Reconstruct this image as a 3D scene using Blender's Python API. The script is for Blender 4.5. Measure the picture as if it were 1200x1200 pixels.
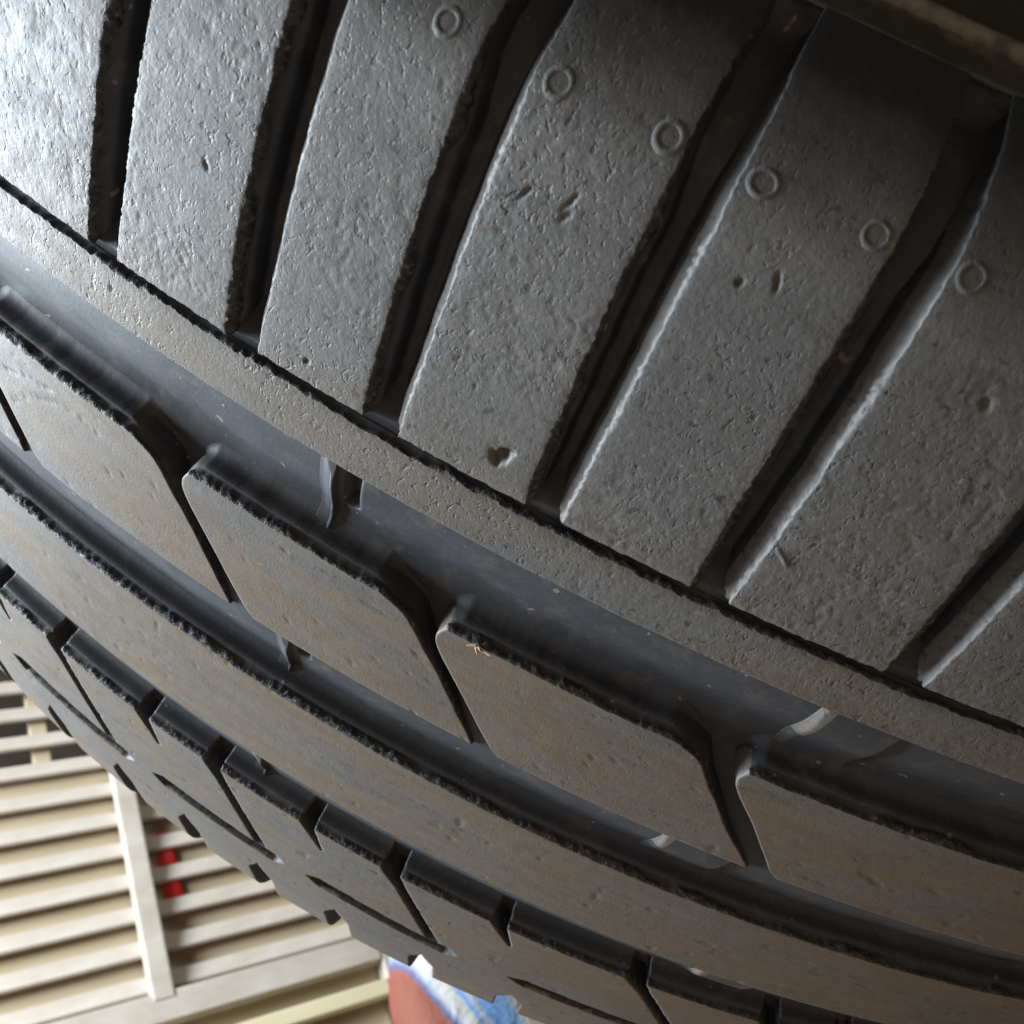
import bpy, bmesh, math, random
import numpy as np
from mathutils import Matrix, Vector

scene = bpy.context.scene
for o in list(bpy.data.objects): bpy.data.objects.remove(o)
C = scene.collection
rng = np.random.default_rng(7)
random.seed(7)

# ------------------------------------------------------------------ camera
CAM = Vector((0.13360, -0.28741, 0.04054))
RIGHT = Vector((0.29405, 0.87769, -0.37846))
DOWN = Vector((-0.65306, -0.10461, -0.75005))
FWD = Vector((-0.69789, 0.46769, 0.54243))
cd = bpy.data.cameras.new('camera'); cam = bpy.data.objects.new('camera', cd); C.objects.link(cam)
cam.matrix_world = Matrix.Translation(CAM) @ Matrix((RIGHT, -DOWN, -FWD)).transposed().to_4x4()
cd.sensor_width = 36.0; cd.lens = 36.0 * 1176.6 / 1200.0
cd.clip_start = 0.005; cd.clip_end = 60
cd.dof.use_dof = True; cd.dof.focus_distance = 0.132; cd.dof.aperture_fstop = 55
scene.camera = cam

# ------------------------------------------------------------------ light: open workshop door in front of the tread, dim room
W = bpy.data.worlds.new('World'); scene.world = W; W.use_nodes = True
bg = W.node_tree.nodes['Background']; bg.inputs[0].default_value = (1.0, 0.93, 0.84, 1); bg.inputs[1].default_value = 0.016
def area(name, loc, target, sx, sy, power, col):
    l = bpy.data.lights.new(name, 'AREA'); l.shape = 'RECTANGLE'; l.size = sx; l.size_y = sy; l.energy = power; l.color = col
    o = bpy.data.objects.new(name, l); C.objects.link(o); o.location = loc
    o.rotation_euler = (Vector(target) - Vector(loc)).to_track_quat('-Z', 'Y').to_euler()
    return o
area('door_light', (-0.42, -1.46, 1.01), (0, -0.2, 0.2), 1.15, .8, 172, (0.82, 0.92, 1.0))
area('ceiling_lamp', (0.3, 0.9, 2.6), (-1.4, 0.2, 0.6), 0.9, 0.3, 14, (1.0, 0.93, 0.82))
vs = scene.view_settings; vs.view_transform = 'Standard'; vs.look = 'None'; vs.gamma = 1; vs.exposure = 0.0

# ------------------------------------------------------------------ materials
def new_mat(name):
    m = bpy.data.materials.new(name); m.use_nodes = True
    nt = m.node_tree; return m, nt, nt.nodes['Principled BSDF']
def N(nt, typ, **kw):
    n = nt.nodes.new(typ)
    for k, v in kw.items():
        if k.startswith('i_'):
            key = k[2:]; n.inputs[int(key) if key.isdigit() else key.replace('_', ' ')].default_value = v
        else: setattr(n, k, v)
    return n
def noise(nt, co, scale, detail=4, rough=0.6, dist=0):
    n = N(nt, 'ShaderNodeTexNoise'); n.inputs['Scale'].default_value = scale; n.inputs['Detail'].default_value = detail
    n.inputs['Roughness'].default_value = rough; n.inputs['Distortion'].default_value = dist
    nt.links.new(co, n.inputs['Vector']); return n.outputs['Fac']
def ramp(nt, fac, stops):
    r = N(nt, 'ShaderNodeValToRGB'); e = r.color_ramp.elements
    while len(e) < len(stops): e.new(0.5)
    for el, (p, c) in zip(e, stops):
        el.position = p; el.color = c if len(c) == 4 else (*c, 1)
    nt.links.new(fac, r.inputs[0]); return r.outputs[0]
def mapr(nt, v, a, b, c=0.0, d=1.0):
    m = N(nt, 'ShaderNodeMapRange'); nt.links.new(v, m.inputs[0])
    for i, x in enumerate((a, b, c, d)): m.inputs[i+1].default_value = x
    return m.outputs[0]
def mixc(nt, f, a, b, mode='MIX'):
    m = N(nt, 'ShaderNodeMix', data_type='RGBA', blend_type=mode)
    for sock, v in ((m.inputs[0], f), (m.inputs[6], a), (m.inputs[7], b)):
        if hasattr(v, 'links'): nt.links.new(v, sock)
        else: sock.default_value = v if not isinstance(v, tuple) or len(v) == 4 else (*v, 1)
    return m.outputs[2]
def math_(nt, op, a, b=None):
    m = N(nt, 'ShaderNodeMath', operation=op)
    for i, v in enumerate((a, b)):
        if v is None: continue
        if hasattr(v, 'links'): nt.links.new(v, m.inputs[i])
        else: m.inputs[i].default_value = v
    return m.outputs[0]
def bump(nt, h, strength, dist, prev=None):
    b = N(nt, 'ShaderNodeBump'); b.inputs['Strength'].default_value = strength; b.inputs['Distance'].default_value = dist
    nt.links.new(h, b.inputs['Height'])
    if prev: nt.links.new(prev, b.inputs['Normal'])
    return b.outputs[0]

def rubber_worn():
    m, nt, p = new_mat('worn_rubber')
    tc = N(nt, 'ShaderNodeTexCoord'); co = tc.outputs['Object']
    sep = N(nt, 'ShaderNodeSeparateXYZ'); nt.links.new(co, sep.inputs[0])
    r = math_(nt, 'SQRT', math_(nt, 'ADD', math_(nt, 'MULTIPLY', sep.outputs[1], sep.outputs[1]), math_(nt, 'MULTIPLY', sep.outputs[2], sep.outputs[2])))
    ang = math_(nt, 'MULTIPLY', math_(nt, 'ARCTAN2', sep.outputs[1], math_(nt, 'MULTIPLY', sep.outputs[2], -1.0)), .33)
    def uvn(ku, ks, rot=0.0):
        c = N(nt, 'ShaderNodeCombineXYZ'); nt.links.new(math_(nt, 'MULTIPLY', ang, ku), c.inputs[0]); nt.links.new(math_(nt, 'MULTIPLY', sep.outputs[0], ks), c.inputs[1])
        if not rot: return c.outputs[0]
        m_ = N(nt, 'ShaderNodeMapping'); m_.inputs['Rotation'].default_value = (0, 0, rot); nt.links.new(c.outputs[0], m_.inputs[0])
        m2 = N(nt, 'ShaderNodeMapping'); m2.inputs['Scale'].default_value = (1, .70, 1); nt.links.new(m_.outputs[0], m2.inputs[0]); return m2.outputs[0]
    uv = uvn(1, 1, .35); uv2 = uvn(1, 1, -.5); uvs = uvn(.22, 1)
    # worn (road-polished, dusty) above about 0.319 m radius, moulded black below
    n0 = noise(nt, co, 160, 3)
    rr = math_(nt, 'ADD', r, math_(nt, 'MULTIPLY', math_(nt, 'SUBTRACT', n0, 0.5), 0.006))
    wear = mapr(nt, rr, 0.3125, 0.3235)
    big = noise(nt, co, 28, 5, 0.65)
    dust = ramp(nt, big, [(0.3, (0.084, 0.088, 0.092)), (0.55, (0.108, 0.111, 0.113)), (0.75, (0.130, 0.130, 0.128))])
    fine = noise(nt, co, 1500, 2, 0.6)
    dust = mixc(nt, mapr(nt, fine, 0.3, 0.75, 0.0, 0.55), dust, (0.062, 0.063, 0.065))
    speck = mapr(nt, noise(nt, co, 700, 2, 0.5, 0.3), 0.66, 0.70, 0, 0.75)
    dust = mixc(nt, speck, dust, (0.03, 0.03, 0.03))
    lite = mapr(nt, noise(nt, co, 1100, 1), 0.74, 0.78, 0, 0.6)
    dust = mixc(nt, lite, dust, (0.26, 0.25, 0.235))
    stain = math_(nt, 'MULTIPLY', mapr(nt, noise(nt, uvs, 70, 5, 0.7, 1.2), 0.38, 0.62, 0.1, 0.95), mapr(nt, sep.outputs[0], .040, .060, 1.0, .12))
    dust = mixc(nt, stain, dust, (0.120, 0.092, 0.064))
    smear = mapr(nt, noise(nt, uvs, 180, 4, 0.7, 2.0), 0.60, 0.72, 0, 0.5)
    dust = mixc(nt, smear, dust, (0.060, 0.057, 0.052))
    dust = mixc(nt, mapr(nt, noise(nt, uvs, 420, 3, 0.6), 0.40, 0.70, 0, 0.25), dust, (0.17, 0.16, 0.145))
    col = mixc(nt, wear, (0.034, 0.037, 0.040), dust)
    nt.links.new(col, p.inputs['Base Color'])
    rg = mapr(nt, noise(nt, co, 300, 3), 0.3, 0.7, 0.52, 0.70); nt.links.new(rg, p.inputs['Roughness'])
    p.inputs['Specular IOR Level'].default_value = 0.31
    # fine tearing: small sharp-edged pits, stronger on the near shoulder (large x)
    sh = mapr(nt, sep.outputs[0], 0.036, 0.047, 0.16, 1.0)
    shw = math_(nt, 'MULTIPLY', sh, math_(nt, 'ADD', math_(nt, 'MULTIPLY', wear, 0.85), 0.15))
    t1 = mapr(nt, noise(nt, uv, 1000, 2, 0.5, 0.4), 0.61, 0.69)
    t3 = mapr(nt, noise(nt, uv2, 1700, 2, 0.5, 0.2), 0.60, 0.70)
    t2 = noise(nt, co, 1500, 3, 0.6, 0.2)
    zone = mapr(nt, noise(nt, co, 75, 2), 0.40, 0.62, 0.10, 1.0)
    pits = math_(nt, 'MULTIPLY', math_(nt, 'MAXIMUM', t1, t3), zone)
    h = math_(nt, 'MULTIPLY', math_(nt, 'ADD', math_(nt, 'MULTIPLY', pits, -1.0), math_(nt, 'MULTIPLY', t2, 0.55)), shw)
    b1 = bump(nt, h, 0.52, 0.00018)
    nt.links.new(mixc(nt, math_(nt, 'MULTIPLY', math_(nt, 'MULTIPLY', pits, shw), .55), col, (.03, .03, .031)), p.inputs['Base Color'])
    b2 = bump(nt, noise(nt, co, 2400, 3, 0.7), 0.42, 0.0001, b1)
    nt.links.new(b2, p.inputs['Normal'])
    return m
def rubber_moulded():
    m, nt, p = new_mat('moulded_rubber')
    co = N(nt, 'ShaderNodeTexCoord').outputs['Object']
    n = noise(nt, co, 60, 5, 0.65)
    col = ramp(nt, n, [(0.3, (0.021, 0.024, 0.030)), (0.6, (0.031, 0.035, 0.043)), (0.8, (0.042, 0.045, 0.050))])
    spk = mapr(nt, noise(nt, co, 900, 2), 0.66, 0.74, 0, 0.4)
    col = mixc(nt, spk, col, (0.10, 0.095, 0.085))
    col = mixc(nt, mapr(nt, noise(nt, co, 190, 5, .75), .52, .72, 0, .5), col, (.095, .086, .072))
    grit = mapr(nt, noise(nt, co, 480, 1), .74, .77, 0, .8); col = mixc(nt, grit, col, (.16, .14, .11))
    nt.links.new(col, p.inputs['Base Color'])
    nt.links.new(mapr(nt, noise(nt, co, 120, 4), 0.3, 0.7, 0.54, 0.68), p.inputs['Roughness'])
    p.inputs['Specular IOR Level'].default_value = 0.42
    b = bump(nt, math_(nt, 'ADD', noise(nt, co, 1400, 3), math_(nt, 'MULTIPLY', grit, 2.0)), 0.30, 0.00012)
    nt.links.new(b, p.inputs['Normal'])
    return m
def rubber_side():
    m, nt, p = new_mat('sidewall_rubber')
    co = N(nt, 'ShaderNodeTexCoord').outputs['Object']
    sep = N(nt, 'ShaderNodeSeparateXYZ'); nt.links.new(co, sep.inputs[0])
    n = noise(nt, co, 90, 5, 0.7)
    col = ramp(nt, n, [(0.35, (0.036, 0.037, 0.037)), (0.6, (0.052, 0.050, 0.046)), (0.78, (0.085, 0.078, 0.064))])
    r = math_(nt, 'SQRT', math_(nt, 'ADD', math_(nt, 'MULTIPLY', sep.outputs[1], sep.outputs[1]), math_(nt, 'MULTIPLY', sep.outputs[2], sep.outputs[2])))
    r = math_(nt, 'ADD', r, math_(nt, 'MULTIPLY', math_(nt, 'SUBTRACT', noise(nt, co, 260, 4, .7), .5), .010))
    line = math_(nt, 'MULTIPLY', mapr(nt, r, .2955, .2975), mapr(nt, r, .3005, .2985))
    col = mixc(nt, math_(nt, 'MULTIPLY', line, .85), col, (.17, .145, .105))
    nt.links.new(col, p.inputs['Base Color']); p.inputs['Roughness'].default_value = 0.7
    nt.links.new(bump(nt, noise(nt, co, 700, 4), 0.35, 0.00025), p.inputs['Normal'])
    return m
def simple(name, c1, c2, scale, rough=0.6, bs=0.2, bd=0.001, stretch=None, spec=0.4):
    m, nt, p = new_mat(name)
    co = N(nt, 'ShaderNodeTexCoord').outputs['Object']
    if stretch:
        mp = N(nt, 'ShaderNodeMapping'); mp.inputs['Scale'].default_value = stretch; nt.links.new(co, mp.inputs[0]); co = mp.outputs[0]
    n = noise(nt, co, scale, 5, 0.65)
    nt.links.new(ramp(nt, n, [(0.32, c1), (0.68, c2)]), p.inputs['Base Color'])
    p.inputs['Roughness'].default_value = rough; p.inputs['Specular IOR Level'].default_value = spec
    if bs: nt.links.new(bump(nt, noise(nt, co, scale*4, 3), bs, bd), p.inputs['Normal'])
    return m
def rubber_torn():
    m, nt, p = new_mat('torn_rubber')
    co = N(nt, 'ShaderNodeTexCoord').outputs['Object']
    n = noise(nt, co, 1100, 3, .7)
    nt.links.new(ramp(nt, n, [(.40, (.018, .019, .021)), (.58, (.038, .039, .042)), (.72, (.11, .112, .115))]), p.inputs['Base Color'])
    p.inputs['Roughness'].default_value = .55; p.inputs['Specular IOR Level'].default_value = .4
    nt.links.new(bump(nt, noise(nt, co, 900, 4, .75), .9, .0005), p.inputs['Normal'])
    return m
M_TORN = rubber_torn(); M_WORN = rubber_worn(); M_MOULD = rubber_moulded(); M_SIDE = rubber_side()

# ------------------------------------------------------------------ helpers
def link_mesh(name, verts, faces, mats, parent=None, fmat=None, smooth=True):
    me = bpy.data.meshes.new(name)
    verts = np.asarray(verts, dtype=np.float32); 
    if isinstance(faces, np.ndarray) and faces.ndim == 2:
        nf, k = faces.shape
        me.vertices.add(len(verts)); me.vertices.foreach_set('co', verts.ravel())
        me.loops.add(nf*k); me.loops.foreach_set('vertex_index', faces.astype(np.int32).ravel())
        me.polygons.add(nf); me.polygons.foreach_set('loop_start', np.arange(0, nf*k, k, dtype=np.int32))
        me.polygons.foreach_set('loop_total', np.full(nf, k, dtype=np.int32))
    else:
        me.from_pydata(verts.tolist(), [], [list(map(int, f)) for f in faces]); nf = len(faces)
    for m in (mats if isinstance(mats, (list, tuple)) else [mats]): me.materials.append(m)
    if fmat is not None: me.polygons.foreach_set('material_index', np.asarray(fmat, dtype=np.int32))
    me.polygons.foreach_set('use_smooth', np.full(nf, bool(smooth)))
    me.update(calc_edges=True); me.validate()
    o = bpy.data.objects.new(name, me); C.objects.link(o)
    if parent: o.parent = parent
    return o
def tag(o, label=None, cat=None, group=None, kind=None):
    if label: o['label'] = label
    if cat: o['category'] = cat
    if group: o['group'] = group
    if kind: o['kind'] = kind
    return o
def hash2(ix, iy, seed):
    h = (ix.astype(np.int64)*374761393 + iy.astype(np.int64)*668265263 + seed*974634777) & 0xffffffff
    h = ((h ^ (h >> 13))*1274126177) & 0xffffffff
    return ((h ^ (h >> 16)) & 0xffffff)/float(0xffffff)
def vn(u, v, seed=0):
    u = np.asarray(u, float); v = np.asarray(v, float)
    iu = np.floor(u); iv = np.floor(v); fu = u-iu; fv = v-iv
    fu = fu*fu*(3-2*fu); fv = fv*fv*(3-2*fv)
    a = hash2(iu, iv, seed); b = hash2(iu+1, iv, seed); c = hash2(iu, iv+1, seed); d = hash2(iu+1, iv+1, seed)
    return (a*(1-fu)+b*fu)*(1-fv)+(c*(1-fu)+d*fu)*fv
def fbm(u, v, sc, seed=0, oct=3):
    s = 0; a = 1; t = 0
    for k in range(oct):
        s = s + a*vn(u/sc, v/sc, seed+k*17); t += a; a *= 0.5; sc *= 0.5
    return s/t
def sstep(a, b, x):
    t = np.clip((x-a)/(b-a), 0, 1); return t*t*(3-2*t)

# ------------------------------------------------------------------ tyre geometry: angle th (rad), s = mm across the tread from its centre, h = depth (mm)
RT = 0.330; TC = 0.85; YC = 0.006
prof = [(0,.33),(.015,.32984),(.03,.32936),(.0507,.3282),(.07,.3264),(.083,.3241),(.0921,.3212),(.0985,.3145),(.1021,.3048),(.1038,.2980),
        (.1095,.275),(.114,.255),(.113,.235),(.105,.215),(.095,.203)]
def spline(P, n=40):
    P = np.array(P); P = np.vstack([[-P[1,0], P[1,1]], P, 2*P[-1]-P[-2]]); out = []
    for i in range(1, len(P)-2):
        p0, p1, p2, p3 = P[i-1:i+3]
        k = lambda a, b: max(np.linalg.norm(b-a), 1e-9)**.5
        t0 = 0; t1 = t0+k(p0,p1); t2 = t1+k(p1,p2); t3 = t2+k(p2,p3)
        for t in np.linspace(t1, t2, n, endpoint=False):
            A1 = (t1-t)/(t1-t0)*p0+(t-t0)/(t1-t0)*p1; A2 = (t2-t)/(t2-t1)*p1+(t-t1)/(t2-t1)*p2; A3 = (t3-t)/(t3-t2)*p2+(t-t2)/(t3-t2)*p3
            B1 = (t2-t)/(t2-t0)*A1+(t-t0)/(t2-t0)*A2; B2 = (t3-t)/(t3-t1)*A2+(t-t1)/(t3-t1)*A3
            out.append((t2-t)/(t2-t1)*B1+(t-t1)/(t2-t1)*B2)
    out.append(P[-2]); return np.array(out)
_h = spline(prof); FULL = np.vstack([_h[:0:-1]*[-1, 1], _h])
SA = np.concatenate([[0], np.cumsum(np.linalg.norm(np.diff(FULL, axis=0), axis=1))]); SA = (SA-SA[len(_h)-1])*1000
_tg = np.gradient(FULL, axis=0); _tg /= np.linalg.norm(_tg, axis=1)[:, None]
NRM = np.stack([-_tg[:, 1], _tg[:, 0]], 1)              # outward in the (axial, radial) plane
NRM[:, 0] = np.convolve(np.pad(NRM[:, 0], 6, 'edge'), np.ones(13)/13, 'valid'); NRM[:, 1] = np.convolve(np.pad(NRM[:, 1], 6, 'edge'), np.ones(13)/13, 'valid')
NRM /= np.linalg.norm(NRM, axis=1)[:, None]
def pos(th, s, h=0.0):
    """axle-centred coordinates; h = depth below the tread surface in mm"""
    th, s, h = np.broadcast_arrays(np.asarray(th, float), np.asarray(s, float), np.asarray(h, float))
    t = np.interp(s, SA, FULL[:, 0]) - h*1e-3*np.interp(s, SA, NRM[:, 0])
    r = np.interp(s, SA, FULL[:, 1]) - h*1e-3*np.interp(s, SA, NRM[:, 1])
    a = TC-th
    return np.stack([t, -r*np.sin(a), -r*np.cos(a)], -1)
RM = 330.0   # mm per radian
SMAX = SA[-1]

tyre = bpy.data.objects.new('tyre', None); C.objects.link(tyre); tyre.location = (YC, 0, 0)
tag(tyre, 'worn black car tyre with dusty ribbed tread standing upright on the floor', 'tyre')
def part(o, ang=0.0):
    o.parent = tyre; o.location = (0, 0, RT); o.rotation_euler = (ang, 0, 0); return o

def skirt_rings(nv, D, draft, fil, chew, u, s, toph, seed):
    """per-vertex (out, depth) rings from the top edge down to the groove floor"""
    n1 = vn(u/0.45, s/0.45, seed); n2 = vn(u/0.38, s/0.38, seed+5); n3 = vn(u/0.55, s/0.55, seed+9); n4 = vn(u/0.33, s/0.33, seed+3)
    chew0 = chew
    chew = chew*(.30+1.25*sstep(.25, .75, fbm(u, s, 5.0, seed+31, 2)))
    k = np.clip(draft/.5, .25, 1)          # narrow sipes keep tight edges
    R = [(k*0.08+chew*.25*n1, 0.03+chew*.25*n2),
         (k*0.14+chew*(.40+.7*(n3-.5)), 0.12+chew*(.25+.8*(n4-.5))),
         (k*0.18+chew*(.65+.8*(n2-.5)), 0.28+chew*(.50+.9*(n1-.5))),
         (k*0.20+chew*(.82+.7*(n4-.5)), 0.48+chew*(.90+.8*(n3-.5))),
         (k*0.20+chew0*.90, 0.75+chew0*1.7)]
    b = k*0.22+chew0*.9; W0 = D-fil
    for f in (0.40, 0.70): R.append((b+draft*f*.9, W0*f))
    for ph in (0, 18, 36, 54, 72, 90):
        p = math.radians(ph); R.append((b+draft*.9+fil*(1-math.cos(p)), W0+fil*math.sin(p)))
    R.append((b+draft*.9+fil+0.9, D+0.03)); R.append((b+draft*.9+fil+1.2, D+0.30))
    out = []; last = np.zeros(nv)
    for o_, d_ in R:
        d_ = np.maximum(np.maximum(d_*np.ones(nv), last*0+0), 0.02)
        d_ = np.minimum(np.maximum(d_, last), D+0.35); last = d_
        out.append((o_*np.ones(nv), np.maximum(d_, toph)))
    return out

def chain_normals(u, s, closed):
    du = np.gradient(u); ds = np.gradient(s)
    if closed:
        du = np.roll(u, -1)-np.roll(u, 1); ds = np.roll(s, -1)-np.roll(s, 1)
    L = np.hypot(du, ds)+1e-9
    return ds/L, -du/L      # right-hand normal of travel direction

def grid_faces(na, nb, off=0):
    i = np.arange(na-1)[:, None]; j = np.arange(nb-1)[None]
    a = (i*nb+j).ravel()+off
    return np.stack([a, a+1, a+nb+1, a+nb], 1)

def block_mesh(name, TH, S, H, chain, D, draft, fil, chew, seed, closed=False, mats=None, pale=None, npale=7):
    """TH,S,H: (na,nb) grids; chain: list of (i,j) indices along the rim that gets walls, travelling so that outside is on the right"""
    na, nb = TH.shape
    V = [pos(TH, S, H).reshape(-1, 3)]; F = [grid_faces(na, nb)[:, ::-1]]; FM = [np.zeros((na-1)*(nb-1), int)]
    ci = np.array([c[0]*nb+c[1] for c in chain]); n = len(ci)
    cu = (TH.ravel()[ci])*RM; cs = S.ravel()[ci]; ch = H.ravel()[ci]
    nu, ns = chain_normals(cu, cs, closed)
    k = np.array([.25, .5, .25])
    for _ in range(28):
        if closed: nu = .25*np.roll(nu, 1)+.5*nu+.25*np.roll(nu, -1); ns = .25*np.roll(ns, 1)+.5*ns+.25*np.roll(ns, -1)
        else: nu = np.convolve(np.pad(nu, 1, 'edge'), k, 'valid'); ns = np.convolve(np.pad(ns, 1, 'edge'), k, 'valid')
    L = np.hypot(nu, ns)+1e-9; nu /= L; ns /= L
    def smo(x, w=9):
        if closed: return np.convolve(np.pad(x, w//2, 'wrap'), np.ones(w)/w, 'valid')
        return np.convolve(np.pad(x, w//2, 'reflect', reflect_type='odd'), np.ones(w)/w, 'valid')
    cu2, cs2 = smo(cu), smo(cs)
    f = lambda x: np.broadcast_to(np.asarray(x, float), (n,))
    prev = ci; off = na*nb
    for r, (o_, d_) in enumerate(skirt_rings(n, f(D), f(draft), f(fil), f(chew), cu, cs, ch, seed)):
        bu, bs = (cu, cs) if r < 4 else (cu2, cs2)
        V.append(pos((bu+nu*o_)/RM, bs+ns*o_, d_)); idx = off+np.arange(n); off += n
        a, b, c_, d2 = prev, np.roll(prev, -1), np.roll(idx, -1), idx
        Q = np.stack([a, d2, c_, b], 1)
        if not closed: Q = Q[:-1]
        fm = np.full(len(Q), 2 if r < 4 else 1)
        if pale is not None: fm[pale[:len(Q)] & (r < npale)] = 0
        F.append(Q); FM.append(fm); prev = idx
    return link_mesh(name, np.concatenate(V), np.concatenate(F), mats or [M_WORN, M_MOULD, M_TORN], fmat=np.concatenate(FM))

# relief of the worn surfaces, mm (positive = depth)
def relief_shoulder(u, s):
    w = 1-sstep(88, 97, s+6*(fbm(u, s, 6, 3)-.5))
    p1 = sstep(0.60, 0.74, fbm(u+2.2*fbm(u, s, 3, 55), s*0.75, 1.1, 11, 2)); p2 = sstep(0.62, 0.80, fbm(u*0.9, s*0.8, 0.75, 21, 2))
    zone = 0.35+0.9*sstep(.38, .62, fbm(u, s, 14, 31, 2))
    lump = fbm(u, s, 2.2, 41, 3)-.5
    return w*(0.03*p1*zone+0.035*p2*zone-0.05*lump*zone) + 0.10*(fbm(u, s, 9, 51)-.5) + (1-w)*0.05*(fbm(u, s, 1.4, 61)-.5)
def relief_rib(u, s):
    return 0.05*(fbm(u*0.5, s, 5, 71)-.5) + 0.03*(fbm(u, s, 1.2, 81)-.5) + 0.10*sstep(.80, .87, fbm(u*.6, s*1.2, 1.6, 91, 2))
def cracks(u, s):
    h = 0*u
    for pts in CRACK:
        x = np.array([q[0]*RM for q in pts]); y = np.array([q[1] for q in pts])
        c = np.interp(u, x, y)+.5*(fbm(u, u*0, 1.3, 77)-.5)
        m = ((u > x[0]) & (u < x[-1]))
        h = h+m*.20*np.exp(-((s-c)/.22)**2)*sstep(.30, .55, fbm(u, u*0+3, 1.1, 78))
    return h
CRACK = [[(-.177,21.4),(-.160,23.6),(-.147,24.3)], [(-.171,16.9),(-.157,21.0),(-.142,23.2),(-.128,23.4),(-.115,23.0)]]
def gouges(u, s, lst):
    h = 0*u
    for th, s0, ru, rs, rot, dep in lst:
        x = u-th*RM; y = s-s0; c, q = math.cos(rot), math.sin(rot)
        X = x*c+y*q; Y = -x*q+y*c
        d2 = (X/ru)**2+(Y/rs)**2 + 2.4*(fbm(u, s, 0.6, 7)-.5)
        h = h+dep*np.exp(-np.maximum(d2, 0)**1.5)
    return h
GOUGE = [(.0396,55.8,1.0,.9,0.4,.7), (.0415,56.6,.5,.9,-.6,.5), (.1577,83.7,.4,.6,.2,.4), (.134,60.5,.16,1.5,.9,-.16), (.0905,86.0,.22,.8,.3,.45),
         (.016,83.0,.2,.7,-.5,.4), (.0295,84.5,.18,.6,-.4,.4), (-.118,47.2,.2,.4,.2,.4)]
for k in range(9):
    GOUGE.append((rng.uniform(-.2,.25), rng.uniform(54,88), rng.uniform(.15,.35), rng.uniform(.25,.8), rng.uniform(-.6,.6), rng.uniform(.10,.30)))

# ---------------- near shoulder blocks between the lateral grooves
LG = [-.2555, -.190, -.1240, -.0605, -.0025, .0605, .1225, .1935, .259, .3245, .390]
S0, S1 = 51.55, 113.0
def lat_left(c, s):  return c-.0094+.0020*((s-82)/30)**2 + .0011*(fbm(c*900+s*0, s, 2.6, 5)-.5) + .0007*(vn(s*0+c*500, s/0.5, 15)-.5)
def lat_right(c, s): return c+.0084-.0006*((s-80)/28)**2 + .0009*(fbm(c*700+s*0, s, 3.5, 8)-.5) + .0006*(vn(s*0+c*300, s/0.6, 18)-.5)
def shoulder_block(c0, c1, res, seed, name='shoulder_block'):
    nb = int((S1-S0)/res)+1; na = int((c1-c0-.0176)*RM/res)+1
    s = np.linspace(S0, S1, nb); a = np.linspace(0, 1, na)
    l = lat_right(c0, s); r = lat_left(c1, s)
    TH = l[None]*(1-a[:, None])+r[None]*a[:, None]; S = np.broadcast_to(s, TH.shape).copy()
    S[:, 0] += 0.22*(vn(TH[:, 0]*RM/0.8, 0*a, seed)-.5)
    u = TH*RM
    H = relief_shoulder(u, S)+gouges(u, S, GOUGE)
    # edges rounded by scrubbing
    du = np.minimum(u-u[:1], u[-1:]-u); H += 0.05*np.exp(-du/0.5)+0.10*np.exp(-(S-S0)/0.5)
    H[:, -1] = 0
    H *= 1-sstep(111.5, 113, S)
    chain = [(0, j) for j in range(nb-1, -1, -1)]+[(i, 0) for i in range(1, na)]+[(na-1, j) for j in range(1, nb)]
    # travelling down the left side (decreasing s): outside must be at -th
    n = len(chain); side = np.zeros(n); side[nb:nb+na-2] = 1
    sm = np.convolve(np.pad(side, 3, 'edge'), np.ones(7)/7, 'valid')
    sv = np.array([S[c] for c in chain])
    D = 4.6*(1-sm)+1.75*sm
    draft = np.where(np.arange(n) < nb, 1.85, .75)*(1-sm)+0.15*sm; fil = 0.55*(1-sm)+0.12*sm
    wz = 1-sstep(86, 95, sv)
    chew = np.where(np.arange(n) < nb, 0.36, 0.62)*(0.15+0.85*wz)*(1-sm)+0.12*sm
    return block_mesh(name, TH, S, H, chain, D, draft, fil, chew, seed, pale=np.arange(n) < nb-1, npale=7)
blocks = []
for k in range(len(LG)-1):
    res = 0.2 if -.2 < LG[k] < .2 else 0.4
    blocks.append(part(shoulder_block(LG[k], LG[k+1], res, 100+k)))
PITCH2 = 0.0633
proto = shoulder_block(-PITCH2/2, PITCH2/2, 0.8, 333)
cnt = int(round((2*math.pi-(LG[-1]-LG[0]))/PITCH2)); step = (2*math.pi-(LG[-1]-LG[0]))/cnt
for k in range(cnt):
    o = proto if k == 0 else proto.copy()
    if k: C.objects.link(o)
    part(o, LG[-1]+step*(k+.5)); blocks.append(o)

# ---------------- moulded ring marks on the shoulder blocks
def ring_mesh():
    P = [(0,.05),(.55,.05),(.80,.0),(.90,-.10),(1.02,.02),(1.10,.30),(1.28,.42),(1.50,.40),(1.68,.22),(1.82,.02),(2.1,-.35)]
    n = 36; V = [(0,0,.06)]; F = []
    for r, z in P[1:]:
        for k in range(n):
            a = 2*math.pi*k/n; V.append((r*math.cos(a), r*math.sin(a), z))
    for k in range(n): F.append((0, 1+k, 1+(k+1) % n))
    for i in range(len(P)-2):
        for k in range(n):
            a = 1+i*n+k; b = 1+i*n+(k+1) % n; F.append((a, a+n, b+n, b))
    return V, F
V, F = ring_mesh(); V = np.array(V)*1e-3*np.array([.86, .86, .34])
RINGS = [(-.0850,93.0),(-.0540+.006,93.2),(-.0233,93.0),(.0125,92.8),(.0463,92.9),(.0746,92.9),(.1078,93.0),(.1357,93.1),(.170,93.0),(.211,93.0),(.239,93.0)]
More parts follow.
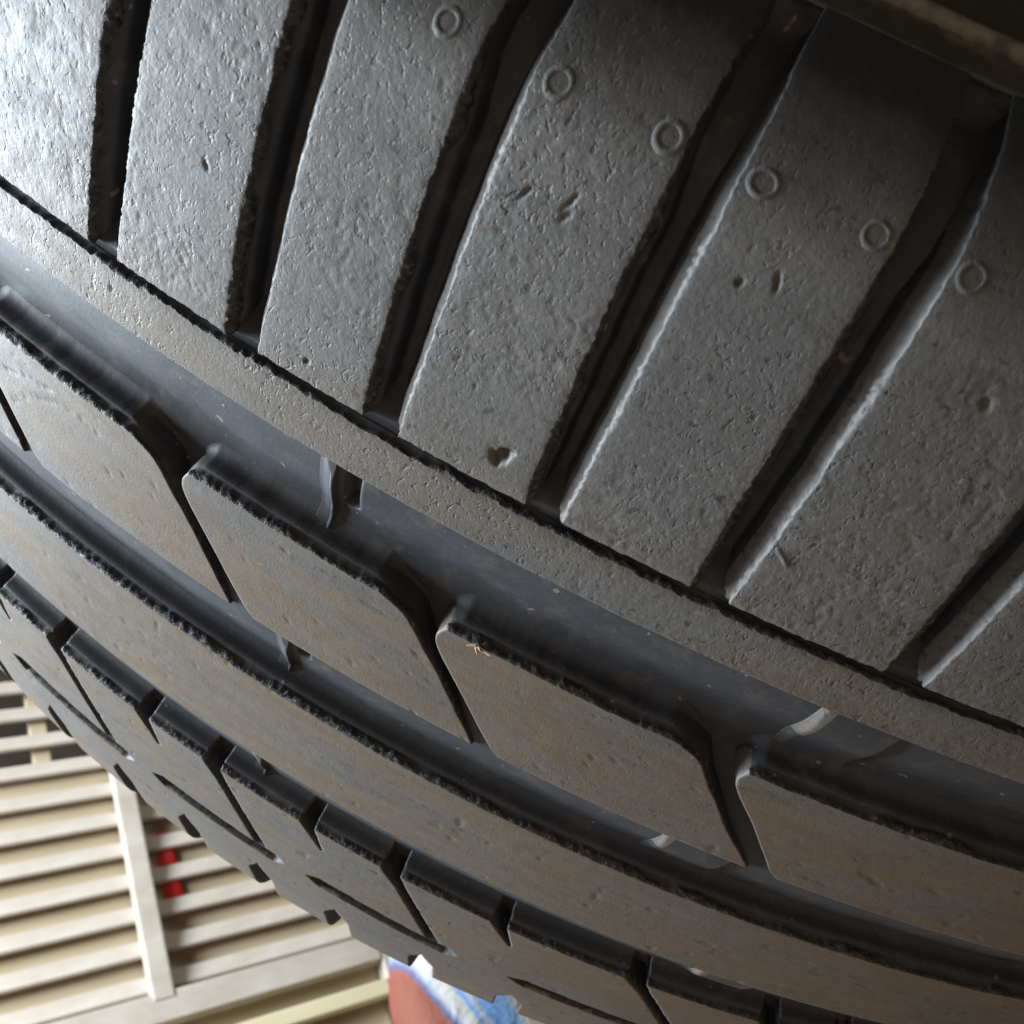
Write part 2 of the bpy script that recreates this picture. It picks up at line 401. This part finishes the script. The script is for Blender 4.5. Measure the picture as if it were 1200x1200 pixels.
def axes(th, s):
    p = pos(th, s); a = (pos(th+1e-4, s)-pos(th-1e-4, s)); b = pos(th, s+.05)-pos(th, s-.05)
    a /= np.linalg.norm(a); b /= np.linalg.norm(b); n = np.cross(a, b); n /= np.linalg.norm(n)
    if n @ (p/np.linalg.norm(p)*np.array([.2, 1, 1])) < 0: n = -n; a = -a
    return p, a, np.cross(n, a), n
for th, s in RINGS:
    bi = [k for k in range(len(LG)-1) if LG[k] <= th < LG[k+1]][0]
    p, a, b, n = axes(th, s)
    v = V*np.array([random.uniform(.94, 1.06), random.uniform(.92, 1.06), random.uniform(.7, 1.1)])
    rr_ = v[:, :1]*v[:, :1]+v[:, 1:2]*v[:, 1:2]
    w = p+v[:, :1]*a+v[:, 1:2]*b+(v[:, 2:]-rr_/(2*.018)-random.uniform(0, .00006))*n
    o = link_mesh('ring_mark', w, F, M_WORN); o.parent = blocks[bi]

# ---------------- rings (full circle) with fine angular steps where the photograph looks
def th_steps(fine, t0=-.34, t1=.5, coarse=3.0):
    a = np.arange(t0, t1, fine/RM); ex = []
    t = t1; st = fine/RM
    while t < 2*math.pi+t0-1e-6:
        ex.append(t); st = min(st*1.15, coarse/RM); t += st
    e = np.array(ex); e = t1+(e-t1)*((2*math.pi+t0-t1)/(t-t1))
    return np.concatenate([a, e])
def ring_part(name, s_lo, s_hi, res_th, res_s, hfun, lo, hi, seed, mats=None, edge_noise=(0, 0)):
    """closed band; lo/hi = (D, draft, fil, chew) of the walls at each edge or None"""
    th = th_steps(res_th); na = len(th); nb = max(2, int((s_hi-s_lo)/res_s)+1)
    s = np.linspace(s_lo, s_hi, nb)
    TH = np.broadcast_to(th[:, None], (na, nb)).copy(); S = np.broadcast_to(s, (na, nb)).copy()
    if edge_noise[0]: S[:, 0] += edge_noise[0]*(vn(th*RM/.7, 0*th, seed)+vn(th*RM/3, 0*th, seed+1)-1)
    if edge_noise[1]: S[:, -1] += edge_noise[1]*(vn(th*RM/.7, 0*th, seed+2)+vn(th*RM/3, 0*th, seed+3)-1)
    H = hfun(TH*RM, S)
    V = [pos(TH, S, H).reshape(-1, 3)]
    i = np.arange(na)[:, None]; j = np.arange(nb-1)[None]; i2 = (i+1) % na
    Q = np.stack([i*nb+j, i*nb+j+1, i2*nb+j+1, i2*nb+j], -1).reshape(-1, 4)
    F = [Q]; off = na*nb
    HM = np.maximum(np.maximum(H[:, :-1], H[:, 1:]), np.roll(np.maximum(H[:, :-1], H[:, 1:]), -1, 0)); FM = [(HM > .9).astype(int).ravel()]
    for prm, jj, sg in ((lo, 0, -1), (hi, nb-1, 1)):
        if prm is None: continue
        D, dr, fi, ch = prm
        prev = np.arange(na)*nb+jj; cu = th*RM; cs = S[:, jj]; toph = H[:, jj]
        for r, (o_, d_) in enumerate(skirt_rings(na, np.full(na, D), np.full(na, dr), np.full(na, fi), np.full(na, ch), cu, cs, toph, seed+(sg > 0)*50)):
            V.append(pos(th, (cs if r < 4 else np.full(na, cs.mean()))+sg*o_, d_)); idx = off+np.arange(na); off += na
            a, b, c_, d2 = prev, np.roll(prev, -1), np.roll(idx, -1), idx
            Q = np.stack([a, b, c_, d2], 1) if sg < 0 else np.stack([a, d2, c_, b], 1)
            F.append(Q); FM.append(np.full(na, 2 if r < 4 else 1)); prev = idx
    return part(link_mesh(name, np.concatenate(V), np.concatenate(F)[:, ::-1], mats or [M_WORN, M_MOULD, M_TORN], fmat=np.concatenate(FM)))
GD = 4.7
ring_part('narrow_rib', 43.1, 49.75, .3, .3, lambda u, s: relief_shoulder(u, s)*0.55+gouges(u, s, GOUGE)+.12*np.exp(-(49.75-s)/.4), (GD, 1.0, 1.2, .06), (1.75, .15, .12, .34), 400, edge_noise=(.05, .28))
ring_part('centre_rib', -27.0, -6.1, .35, .4, relief_rib, (GD, .8, 2.0, .06), (GD, .9, 2.4, .42), 420, edge_noise=(.05, .22))

# ---------------- second rib: blocks divided by curved sipes
SL = [(7.8,.0310),(10,.0262),(13.6,.0172),(18.5,.0055),(20.2,.0010),(21.8,-.0042),(24.0,-.0100),(25.6,-.0150),(26.4,-.0200),(27.0,-.0262),(27.25,-.0300)]
SR = [(7.8,.0420),(8.6,.0372),(9.6,.0345),(14,.0230),(18.5,.0115),(20.5,.0060),(22.5,.0008),(24.0,-.0022),(25.4,-.0030),(26.4,-.0018),(27.25,.0000)]
def curve(tab, s):
    x = np.array([q[0] for q in tab]); y = np.array([q[1] for q in tab])
    f = np.interp(s, x, y); ds = .5
    return (np.interp(s-ds, x, y)+2*f+np.interp(s+ds, x, y))/4
WIDE = {.1735: .0038}      # the pitch is not even: one sipe is wider and more curved
def rib_block(c0, c1, res, seed):
    t = np.linspace(0, 1, int(19.4/res)); s = 7.8+19.4*t
    s = np.concatenate([s[s < 24], np.linspace(24, 27.2, int(3.2/(res*.5))+2)]); nb = len(s)
    bow = np.sin(np.clip((s-7.8)/19.4, 0, 1)*math.pi)
    l = c0+.0012+WIDE.get(c0, 0)*(.25+.75*bow)*.6+curve(SR, s)+.0005*(fbm(s*0+c0*900, s, 2, 5)-.5); r = c1-.0012-WIDE.get(c1, 0)*bow+curve(SL, s)+.0009*(fbm(s*0+c1*900, s, 1.6, 6)-.5)
    na = int((c1-c0)*RM/res); a = np.linspace(0, 1, na)
    TH = l[None]*(1-a[:, None])+r[None]*a[:, None]; S = np.broadcast_to(s, TH.shape).copy()
    e = .22*(vn(TH[:, -1]*RM/.7, 0*a, seed)+vn(TH[:, -1]*RM/3, 0*a, seed+1)-1); S[1:-1, -1] += e[1:-1]
    H = relief_rib(TH*RM, S)+cracks(TH*RM, S)
    chain = [(0, j) for j in range(nb-1, -1, -1)]+[(i, 0) for i in range(1, na)]+[(na-1, j) for j in range(1, nb)]+[(i, nb-1) for i in range(na-2, 0, -1)]
    n = len(chain); k = np.arange(n)
    sipeside = ((k < nb) | ((k >= nb+na-1) & (k < 2*nb+na-2))).astype(float)
    top = (k >= 2*nb+na-2).astype(float)
    sv = np.array([S[c] for c in chain])
    narrow = sipeside*(1-sstep(21, 26, sv))
    sm = lambda x: np.convolve(np.pad(x, 4, 'wrap'), np.ones(9)/9, 'valid')
    narrow = sm(narrow); top = sm(top)
    D = np.full(n, GD); draft = .1*narrow+(1-narrow)*(.6+.3*top); ss_ = sm(sipeside); fil = .15*narrow+(1-narrow)*(.5*ss_+2.3*(1-ss_))
    left = sm((k < nb).astype(float))
    chew = .06*(1-top)*left+.14*(1-top)*(1-left)+.42*top
    return block_mesh('tread_block', TH, S, H, chain, D, draft, fil, chew, seed, closed=True, pale=(k < nb-1) & (sv > 19.5), npale=8)  # pale: moulded corner wall facing the light, its brightness put into the colour
SC = [-.3160, -.1950, -.0738, .0463, .1735, .3380, .4640]
for k in range(len(SC)-1): part(rib_block(SC[k], SC[k+1], .35, 500+k))
PITCH1 = .1257
proto = rib_block(0, PITCH1, .9, 555)
cnt = int(round((2*math.pi-(SC[-1]-SC[0]))/PITCH1)); step = (2*math.pi-(SC[-1]-SC[0]))/cnt
for k in range(cnt):
    o = proto if k == 0 else proto.copy()
    if k: C.objects.link(o)
    part(o, SC[-1]+step*k)

# ---------------- far rib and far shoulder with V-shaped sipes, notches and lateral grooves
VC = [(-.379, 1.0), (-.262, 1.0), (-.147, 1.05), (-.033, .96), (.079, 1.0), (.221, 1.22), (.340, 1.0)]
t = .457
while t < 2*math.pi-.44: VC.append((t, 1.0)); t += .1176
FG = [-.350, -.292, -.234, -.1745, -.1145, -.0605, -.0055, .0495, .1085, .168, .228, .288]
t = .347
while t < 2*math.pi-.39: FG.append(t); t += .0588
def wrapd(u, c):
    d = u-c*RM; P = 2*math.pi*RM
    return (d+P/2) % P-P/2
def far_relief(u, s):
    H = relief_rib(u, s)
    na = u.shape[0]; uu = u[:, 0]; ss = s[0]
    for c, k in VC:
        d = wrapd(uu, c); sel = np.abs(d) < 42
        if not sel.any(): continue
        D = d[sel][:, None]; S = ss[None]+0*D; q = -40.8-S      # q = mm inward from the rib edge
        jag = .25*(fbm(D+c*999, S, 1.0, 3)-.5)
        # short arm: funnel narrowing to a slit
        ctr = -2.3+q*.62*k + 2.0*sstep(4, 0, q)*0
        hw = 1.35+.55*sstep(4.5, .5, q); off = -.4*sstep(5.5, 1.0, q)
        f = hw-np.abs(D-ctr-off)+jag; f = np.minimum(f, (20.3-q))
        H[sel] = np.maximum(H[sel], 5.2*sstep(0, .5, f))
        # long arm: pocket then shallower strip
        a0, a1 = -17.3*k, 15.6*k
        x = (D-a0)/(a1-a0); mid = -62.4-1.0*x+.5*np.sin(x*6)*.3
        w = 1.95*np.minimum(sstep(0, .12, x), sstep(1.02, .93, x)*.999+.001)
        f = np.where((x > 0) & (x < 1.02), w-np.abs(S-mid), -1)+jag*.6
        dep = np.where(x < .13, 5.0, 2.6)
        H[sel] = np.maximum(H[sel], dep*sstep(0, .5, f))
        # small triangular notch
        r = 20.2*k+q*.42-.4; l = 17.3*k+q*.82-.6
        f = np.minimum(np.minimum(r-D, D-l), 6.6-q)+jag*.5
        H[sel] = np.maximum(H[sel], 4.6*sstep(0, .5, f))
    for c in FG:
        d = wrapd(uu, c); sel = np.abs(d) < 16
        if not sel.any(): continue
        D = d[sel][:, None]; S = ss[None]+0*D; q = -72.5-S
        ctr = .6+.16*q; hw = 2.7*sstep(-.5, 6.5, q)
        f = np.where((q > 0) & (S > -111), hw-np.abs(D-ctr), -1)
        H[sel] = np.maximum(H[sel], 5.5*sstep(0, .5, f))
    return H
ring_part('far_shoulder_rib', -113.0, -40.8, .26, .3, far_relief, None, (GD, .9, 2.2, .34), 440, edge_noise=(0, .15))

# ---------------- groove floors / under-tread
FIN = -.0140
FLOOR = [(-42.0,4.66),(-39.5,4.55),(-37.5,4.05),(-35.0,3.1),(-32.0,1.9),(-29.0,.95),(-27.0,.55),(-26,.5),
         (-8.0,4.66),(-4.4,4.55),(-2.4,4.05),(0.0,3.1),(3.0,1.9),(6.0,.95),(7.8,.55),(9,.5),
         (26.0,4.66),(31.0,4.62),(33.2,4.2),(35.5,3.05),(38.0,1.95),(41.0,1.1),(43.1,.7),(44.5,.65)]
def chan(s):
    x = np.array([q[0] for q in FLOOR]); y = np.array([q[1] for q in FLOOR])
    return sum(w*np.interp(s+d, x, y) for d, w in ((-.8,.15),(-.4,.2),(0,.3),(.4,.2),(.8,.15)))
def floor_depth(u, s):
    th = u/RM
    D = chan(s)+.03
    near = sstep(50.9, 51.3, s)
    ramp_ = 4.62-3.3*sstep(56.0, 51.2, s)-2.3*sstep(86, 108, s)-2.2*sstep(109.5, 113.2, s)
    x = np.full(u.shape, 9.0)
    for c in LG: x = np.minimum(x, np.abs(u-c*RM+.2))
    trough = 1.5*np.clip((x-.3)/2.9, 0, 1.0)**2*sstep(78, 100, s)
    D = np.where(s > 51.2, np.maximum(ramp_-trough, .25)+.05*(fbm(u, s, 1.5, 4)-.5), D)
    D = np.where((s > 49.0) & (s <= 51.2), 1.75, D)
    D = np.where((s < -44) | (s > 113.2), 6.5, D)
    # sunk slot beside the mould fin
    for s_hi, ln in ((43.6, 8.5), (8.2, 4.0), (-26.6, 3.4)):
        f = np.minimum(np.minimum(u-(FIN*RM+1.5), FIN*RM+3.3-u), np.minimum(s-(s_hi-ln), s_hi+3-s))
        D = D+2.2*sstep(-.05, .3, f)
    D = D+.05*(fbm(u*.4, s, 4, 12)-.5)
    return D
def carcass():
    th = th_steps(.45); na = len(th)
    sl = []
    for a, b, r in ((-115,-42,4.0), (-42,-26,.4), (-26,-6,3.0), (-6.5,8.5,.4), (8.5,26.5,3.0), (26.5,44,.4), (44,49,2.0), (49,51.1,.5), (51.1,58,.4), (58,115,1.2)):
        sl.append(np.arange(a, b, r))
    s = np.unique(np.round(np.concatenate(sl+[np.array([115.])]), 3)); nb = len(s)
    TH = np.broadcast_to(th[:, None], (na, nb)); S = np.broadcast_to(s, (na, nb))
    H = floor_depth(TH*RM, S)
    i = np.arange(na)[:, None]; j = np.arange(nb-1)[None]; i2 = (i+1) % na
    Q = np.stack([i*nb+j, i*nb+j+1, i2*nb+j+1, i2*nb+j], -1).reshape(-1, 4)
    return part(link_mesh('groove_floor', pos(TH, S, H).reshape(-1, 3), Q[:, ::-1], M_MOULD))
carcass()

# ---------------- sidewalls (moulded ridge near the shoulder) and inner liner
def lathe_ring(name, s, h, mat):
    th = th_steps(.7, coarse=6.0); na = len(th); nb = len(s)
    TH = np.broadcast_to(th[:, None], (na, nb)); S = np.broadcast_to(s, (na, nb)); H = np.broadcast_to(h, (na, nb)).copy()
    H += .12*(fbm(TH*RM, S, 3, 33)-.5)*(H < 2)
    i = np.arange(na)[:, None]; j = np.arange(nb-1)[None]; i2 = (i+1) % na
    Q = np.stack([i*nb+j, i*nb+j+1, i2*nb+j+1, i2*nb+j], -1).reshape(-1, 4)
    return part(link_mesh(name, pos(TH, S, H).reshape(-1, 3), Q if name == 'inner_liner' else Q[:, ::-1], mat))
for sg in (1, -1):
    s = np.concatenate([[113.0]*5, np.arange(113.05, 140, .5), np.arange(140, SMAX-.5, 3), [SMAX-.3]])
    h = np.zeros(len(s)); h[:5] = (5.2, 3.5, 1.8, .5, .12)
    h -= .9*np.exp(-((s-119.8)/.9)**4) ; h += .7*sstep(121, 124, s) ; h -= 1.2*np.exp(-((s-160)/3)**4); h[:5] = (2.4, 1.6, .9, .4, .12)
    o = lathe_ring('sidewall', *((s, h) if sg > 0 else (-s[::-1], h[::-1])), M_SIDE)
s = np.linspace(-SMAX+.2, SMAX-.2, 120)
lathe_ring('inner_liner', s, 9.5-5.0*sstep(150, 215, np.abs(s))*0-9.3*sstep(SMAX-14, SMAX-.2, np.abs(s)), M_SIDE)

# ---------------- tread wear bars and mould fins across the grooves
def patch(name, u0, u1, s0, s1, hf, nu=40, ns=40, mat=M_MOULD):
    u = np.linspace(u0, u1, nu); s = np.linspace(s0, s1, ns)
    U, S = np.meshgrid(u, s, indexing='ij'); H = hf(U, S)
    return part(link_mesh(name, pos(U/RM, S, H).reshape(-1, 3), grid_faces(nu, ns)[:, ::-1], mat))
def wear_bar(th0, th1, s0, s1, hgt):
    u0, u1 = th0*RM, th1*RM
    def hf(U, S):
        top = chan(S)-hgt*np.minimum(sstep(u0, u0+1.6, U), sstep(u1+.9, u1, U))*(.35+.65*sstep(s0+4.0, s0+8.0, S)); top = np.maximum(top, .60*chan(S))
        return np.where((U <= u0+.01) | (U >= u1+.89), chan(S)+.3, top)
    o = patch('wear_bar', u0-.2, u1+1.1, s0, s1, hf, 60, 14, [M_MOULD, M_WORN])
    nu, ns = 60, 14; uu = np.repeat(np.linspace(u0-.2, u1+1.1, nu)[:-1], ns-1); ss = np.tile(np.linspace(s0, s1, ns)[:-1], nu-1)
    o.data.polygons.foreach_set('material_index', ((uu > u0) & (uu < u0+1.9) & (ss > s0+7.5)).astype(np.int32))  # paler rubber on the ramp puts the light it catches into the colour
    return o
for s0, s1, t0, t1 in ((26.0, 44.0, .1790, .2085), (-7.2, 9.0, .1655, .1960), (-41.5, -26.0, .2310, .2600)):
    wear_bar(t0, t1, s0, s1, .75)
def mould_fin(s_lo, s_hi):
    u0 = FIN*RM
    def hf(U, S):
        wall = np.maximum(0, 3.4-(S-s_lo)); floor = chan(S)-.22*wall**1.55      # follows floor and the far wall fillet
        floor = np.clip(floor, .5, GD)
        hgt = .65*sstep(u0-2.4, u0-.1, U)*sstep(s_lo+1.0, s_lo+4.5, S)+.35*sstep(u0-.5, u0-.1, U)
        return np.where(U > u0+.1, chan(S)+1.5, np.where(U < u0-2.35, chan(S)+.3, np.maximum(floor-hgt, np.minimum(.5, .55*chan(S)))))
    return patch('mould_fin', u0-2.5, u0+.22, s_lo-.9, s_hi, hf, 40, 50)
for a, b in ((27.9, 44.0), (-5.4, 8.8), (-40.0, -26.2)): mould_fin(a, b)

# ------------------------------------------------------------------ workshop floor (out of frame, carries the tyre and bounces light)
def box(name, lo, hi, mat, parent=None, bev=0.0, mtx=None):
    bm = bmesh.new(); bmesh.ops.create_cube(bm, size=1)
    lo = Vector(lo); hi = Vector(hi)
    for v in bm.verts: v.co = Vector((lo[i]+(v.co[i]+.5)*(hi[i]-lo[i]) for i in range(3)))
    if bev: bmesh.ops.bevel(bm, geom=bm.edges[:], offset=bev, segments=2, affect='EDGES', profile=.6)
    me = bpy.data.meshes.new(name); bm.to_mesh(me); bm.free(); me.materials.append(mat)
    o = bpy.data.objects.new(name, me); C.objects.link(o)
    if parent: o.parent = parent
    if mtx is not None: o.matrix_local = mtx
    return o
M_FLOOR = simple('concrete_floor', (.074,.043,.021), (.100,.060,.031), 3, .8, .3, .003)
fl = box('floor', (-4, -4, -.1), (3, 3, 0), M_FLOOR); tag(fl, kind='structure')

# ------------------------------------------------------------------ louvred panel behind, in its own frame: X along the slats, Y away from the camera, Z up
AZ = math.radians(97.5)
HX = Vector((math.cos(AZ), math.sin(AZ), 0)); HY = Vector((-math.sin(AZ), math.cos(AZ), 0))
P0 = Vector((-1.4594, -0.1373, 0.6395))
LM = Matrix(((HX.x, HY.x, 0, P0.x), (HX.y, HY.y, 0, P0.y), (0, 0, 1, 0), (0, 0, 0, 1)))
M_CREAM = simple('cream_paint', (.40,.34,.275), (.52,.465,.40), 22, .5, .15, .0008, (.5, 1, 1))
M_BOARD = simple('tan_board', (.36,.275,.17), (.45,.355,.23), 6, .75, .2, .001, (.3, 1, 1))
M_RED = simple('red_plastic', (.55,.02,.02), (.65,.03,.03), 20, .4, 0)
M_DARK = simple('dark_metal', (.05,.038,.03), (.09,.065,.05), 12, .6, .2)
M_YEL = simple('pale_yellow_wood', (.58,.50,.30), (.68,.60,.40), 7, .6, .2, .001, (.3, 1, 1))
M_WALL = simple('cream_wall', (.52,.46,.37), (.60,.54,.45), 2, .9, .1)
M_BROWN = simple('brown_wood', (.20,.155,.105), (.30,.24,.17), 8, .7, .3, .001, (.3, 1, 1))
lv = bpy.data.objects.new('louvred_panel', None); C.objects.link(lv); lv.matrix_world = LM
tag(lv, 'cream painted louvred panel of horizontal slats on legs behind the tyre', 'louvre')
z0 = .6395-.1905                                                      # underside of the bottom rail
first = None
for k in range(14):
    zb = z0+.0465+k*.0523
    if first is None:
        bm = bmesh.new(); bmesh.ops.create_cube(bm, size=1)
        for v in bm.verts:
            v.co = Vector((v.co.x*.88, v.co.y*.008, v.co.z*.0272))
        bmesh.ops.bevel(bm, geom=bm.edges[:], offset=.0015, segments=2, affect='EDGES')
        me = bpy.data.meshes.new('slat'); bm.to_mesh(me); bm.free(); me.materials.append(M_CREAM)
        first = o = bpy.data.objects.new('slat', me)
    else: o = first.copy()
    C.objects.link(o); o.parent = lv
    o.location = (-.075, .012, zb+.0145); o.rotation_euler = (math.radians(-16)+random.uniform(-.02,.02), random.uniform(-.002,.002), 0)
box('post', (-.0065, -.014, z0+.03), (.0245, .010, 1.22), M_CREAM, lv, .003)
box('end_post', (.340, -.0105, 0), (.367, .024, 1.22), M_CREAM, lv, .003)
box('end_post', (-.52, -.012, 0), (-.49, .024, 1.22), M_CREAM, lv, .003)
box('rail', (-.491, -.012, z0), (.3395, .022, z0+.041), M_CREAM, lv, .003)
box('rail', (-.491, -.012, 1.18), (.3395, .022, 1.218), M_CREAM, lv, .003)

# lower rail, sheet and batten behind the slats
box('lower_rail', (-.491, -.010, .396), (.3395, .020, .420), M_YEL, lv, .003)
bk = box('plywood_sheet', (-.48, .0235, 0), (.339, .040, .868), M_BOARD, None, .002); bk.matrix_world = LM
tag(bk, 'tan plywood sheet standing close behind the cream slats', 'board')
b2 = box('batten', (-.110, .0235, .8682), (-.084, .046, 1.178), M_BOARD, None, .002); b2.matrix_world = LM
tag(b2, 'narrow tan batten on the plywood edge behind the upper slats', 'batten')
b3 = box('dark_cabinet', (-.60, .16, 0), (.30, .42, 1.35), M_DARK, None, .004); b3.matrix_world = LM
tag(b3, 'dark metal cabinet in shadow behind the upper slats', 'cabinet')
# red canister hanging between the slats and the sheet
n = 28; V = []; F = []; h = .125
P = [(0, 0), (.0105, 0), (.012, .002), (.012, h-.012), (.0095, h-.006), (.006, h-.005), (.006, h), (0, h)]
for r, z in P:
    for k in range(n): V.append((r*1.15*math.cos(2*math.pi*k/n), r*.42*math.sin(2*math.pi*k/n), z))
for i in range(len(P)-1):
    for k in range(n): F.append((i*n+k, i*n+(k+1) % n, (i+1)*n+(k+1) % n, (i+1)*n+k))
o = link_mesh('red_canister', V, F, M_RED); o.matrix_world = LM @ Matrix.Translation((.0575, .0168, .612)); tag(o, 'slim red canister seen through the slats beside the post', 'canister')

# printed plastic sack standing on the floor in front of the panel
def sack():
    m, nt, p = new_mat('printed_plastic')
    co = N(nt, 'ShaderNodeTexCoord').outputs['Object']; sep = N(nt, 'ShaderNodeSeparateXYZ'); nt.links.new(co, sep.inputs[0])
    wob = math_(nt, 'MULTIPLY', math_(nt, 'SUBTRACT', noise(nt, co, 14, 3), .5), .014)
    x = math_(nt, 'ADD', math_(nt, 'ADD', sep.outputs[0], wob), math_(nt, 'MULTIPLY', math_(nt, 'SUBTRACT', sep.outputs[2], .33), .25))
    r = N(nt, 'ShaderNodeValToRGB'); r.color_ramp.interpolation = 'LINEAR'
    st = [(0, (.16,.05,.032)), (0.012, (.17,.055,.035)), (0.026, (.06,.08,.17)), (0.053, (.36,.37,.38)), (0.093, (.36,.345,.30)), (0.108, (.08,.19,.42)), (0.128, (.36,.38,.40)), (0.148, (.11,.24,.48)), (0.228, (.17,.30,.50)), (0.258, (.38,.35,.26)), (1, (.38,.35,.26))]
    e = r.color_ramp.elements
    while len(e) < len(st): e.new(.5)
    for el, (pp, c) in zip(e, st): el.position = pp; el.color = (*c, 1)
    nt.links.new(mapr(nt, x, -.15, .15), r.inputs[0]); nt.links.new(r.outputs[0], p.inputs['Base Color'])
    p.inputs['Roughness'].default_value = .72; p.inputs['Specular IOR Level'].default_value = .2
    nt.links.new(bump(nt, noise(nt, co, 30, 4, .6, 1.0), .5, .01), p.inputs['Normal'])
    nu, nv = 72, 60; V = []
    for j in range(nv):
        z = j/(nv-1); w = (.13+.02*math.sin(z*3.0))*(1-.10*max(0, z-.85)/.15); dep = .060*math.sin(math.pi*min(1, .12+.80*z)**.9)**.6+.004
        for i in range(nu):
            a = 2*math.pi*i/nu; c, q = math.cos(a), math.sin(a)
            X = w*math.copysign(abs(c)**.55, c); Y = dep*math.copysign(abs(q)**.8, q)
            f = 1+.05*math.sin(X*60+z*9)*math.sin(z*14+a)
            V.append((X+.006*math.sin(z*17+a*2), Y*f, z*.40))
    F = [(j*nu+i, j*nu+(i+1) % nu, (j+1)*nu+(i+1) % nu, (j+1)*nu+i) for j in range(nv-1) for i in range(nu)]
    F.append(tuple(range(nu))[::-1]); F.append(tuple((nv-1)*nu+i for i in range(nu)))
    o = link_mesh('plastic_sack', V, F, m); o.matrix_world = LM @ Matrix.Translation((.283, -.47, .001))
    tag(o, 'filled plastic sack printed red, white and blue standing on the floor', 'sack')
sack()

# dry straw scrap caught on the tread edge
M_STRAW = simple('dry_straw', (.22,.15,.09), (.34,.25,.16), 900, .7, 0)
bm = bmesh.new(); p, a, b, n = [Vector(q) for q in axes(.0600, 27.35)]
for k, (l, d1, d2, w) in enumerate(((3.4, (1,.15,.2), (.1,-.4,.25), .42), (2.0, (-.8,.35,.15), (0,.3,.1), .40), (1.7, (.15,1,.1), (.5,.3,.1), .34), (1.6, (.9,-.5,.4), (-.2,.3,.2), .3), (1.2, (-.4,-.8,.3), (.3,0,.2), .3))):
    D = (a*d1[0]-b*d1[1]*.6+n*d1[2]).normalized(); E2 = (a*d2[0]-b*d2[1]+n*d2[2]); sd = D.cross(n).normalized()
    rows = []
    for i in range(5):
        t = i/4; c = p+n*.00012+(D*l*t*.6+E2*t*t*.8)*1e-3; ww = w*(1-.7*t)*1e-3
        rows.append([bm.verts.new(c+sd*ww), bm.verts.new(c+n*ww*.7), bm.verts.new(c-sd*ww), bm.verts.new(c-n*ww*.7)])
    for i in range(4):
        for j in range(4): bm.faces.new((rows[i][j], rows[i][(j+1) % 4], rows[i+1][(j+1) % 4], rows[i+1][j]))
    bm.faces.new(rows[0][::-1]); bm.faces.new(rows[4])
me = bpy.data.meshes.new('straw_scrap'); bm.to_mesh(me); bm.free(); me.materials.append(M_STRAW)
o = bpy.data.objects.new('straw_scrap', me); C.objects.link(o); o.location = (YC, 0, RT)
tag(o, 'tiny dry straw scrap caught on a tread block edge', 'straw')

wl = box('back_wall', (-3.2, .9, -.02), (3.4, 1.0, 3.2), M_WALL); wl.matrix_world = LM; tag(wl, kind='structure')
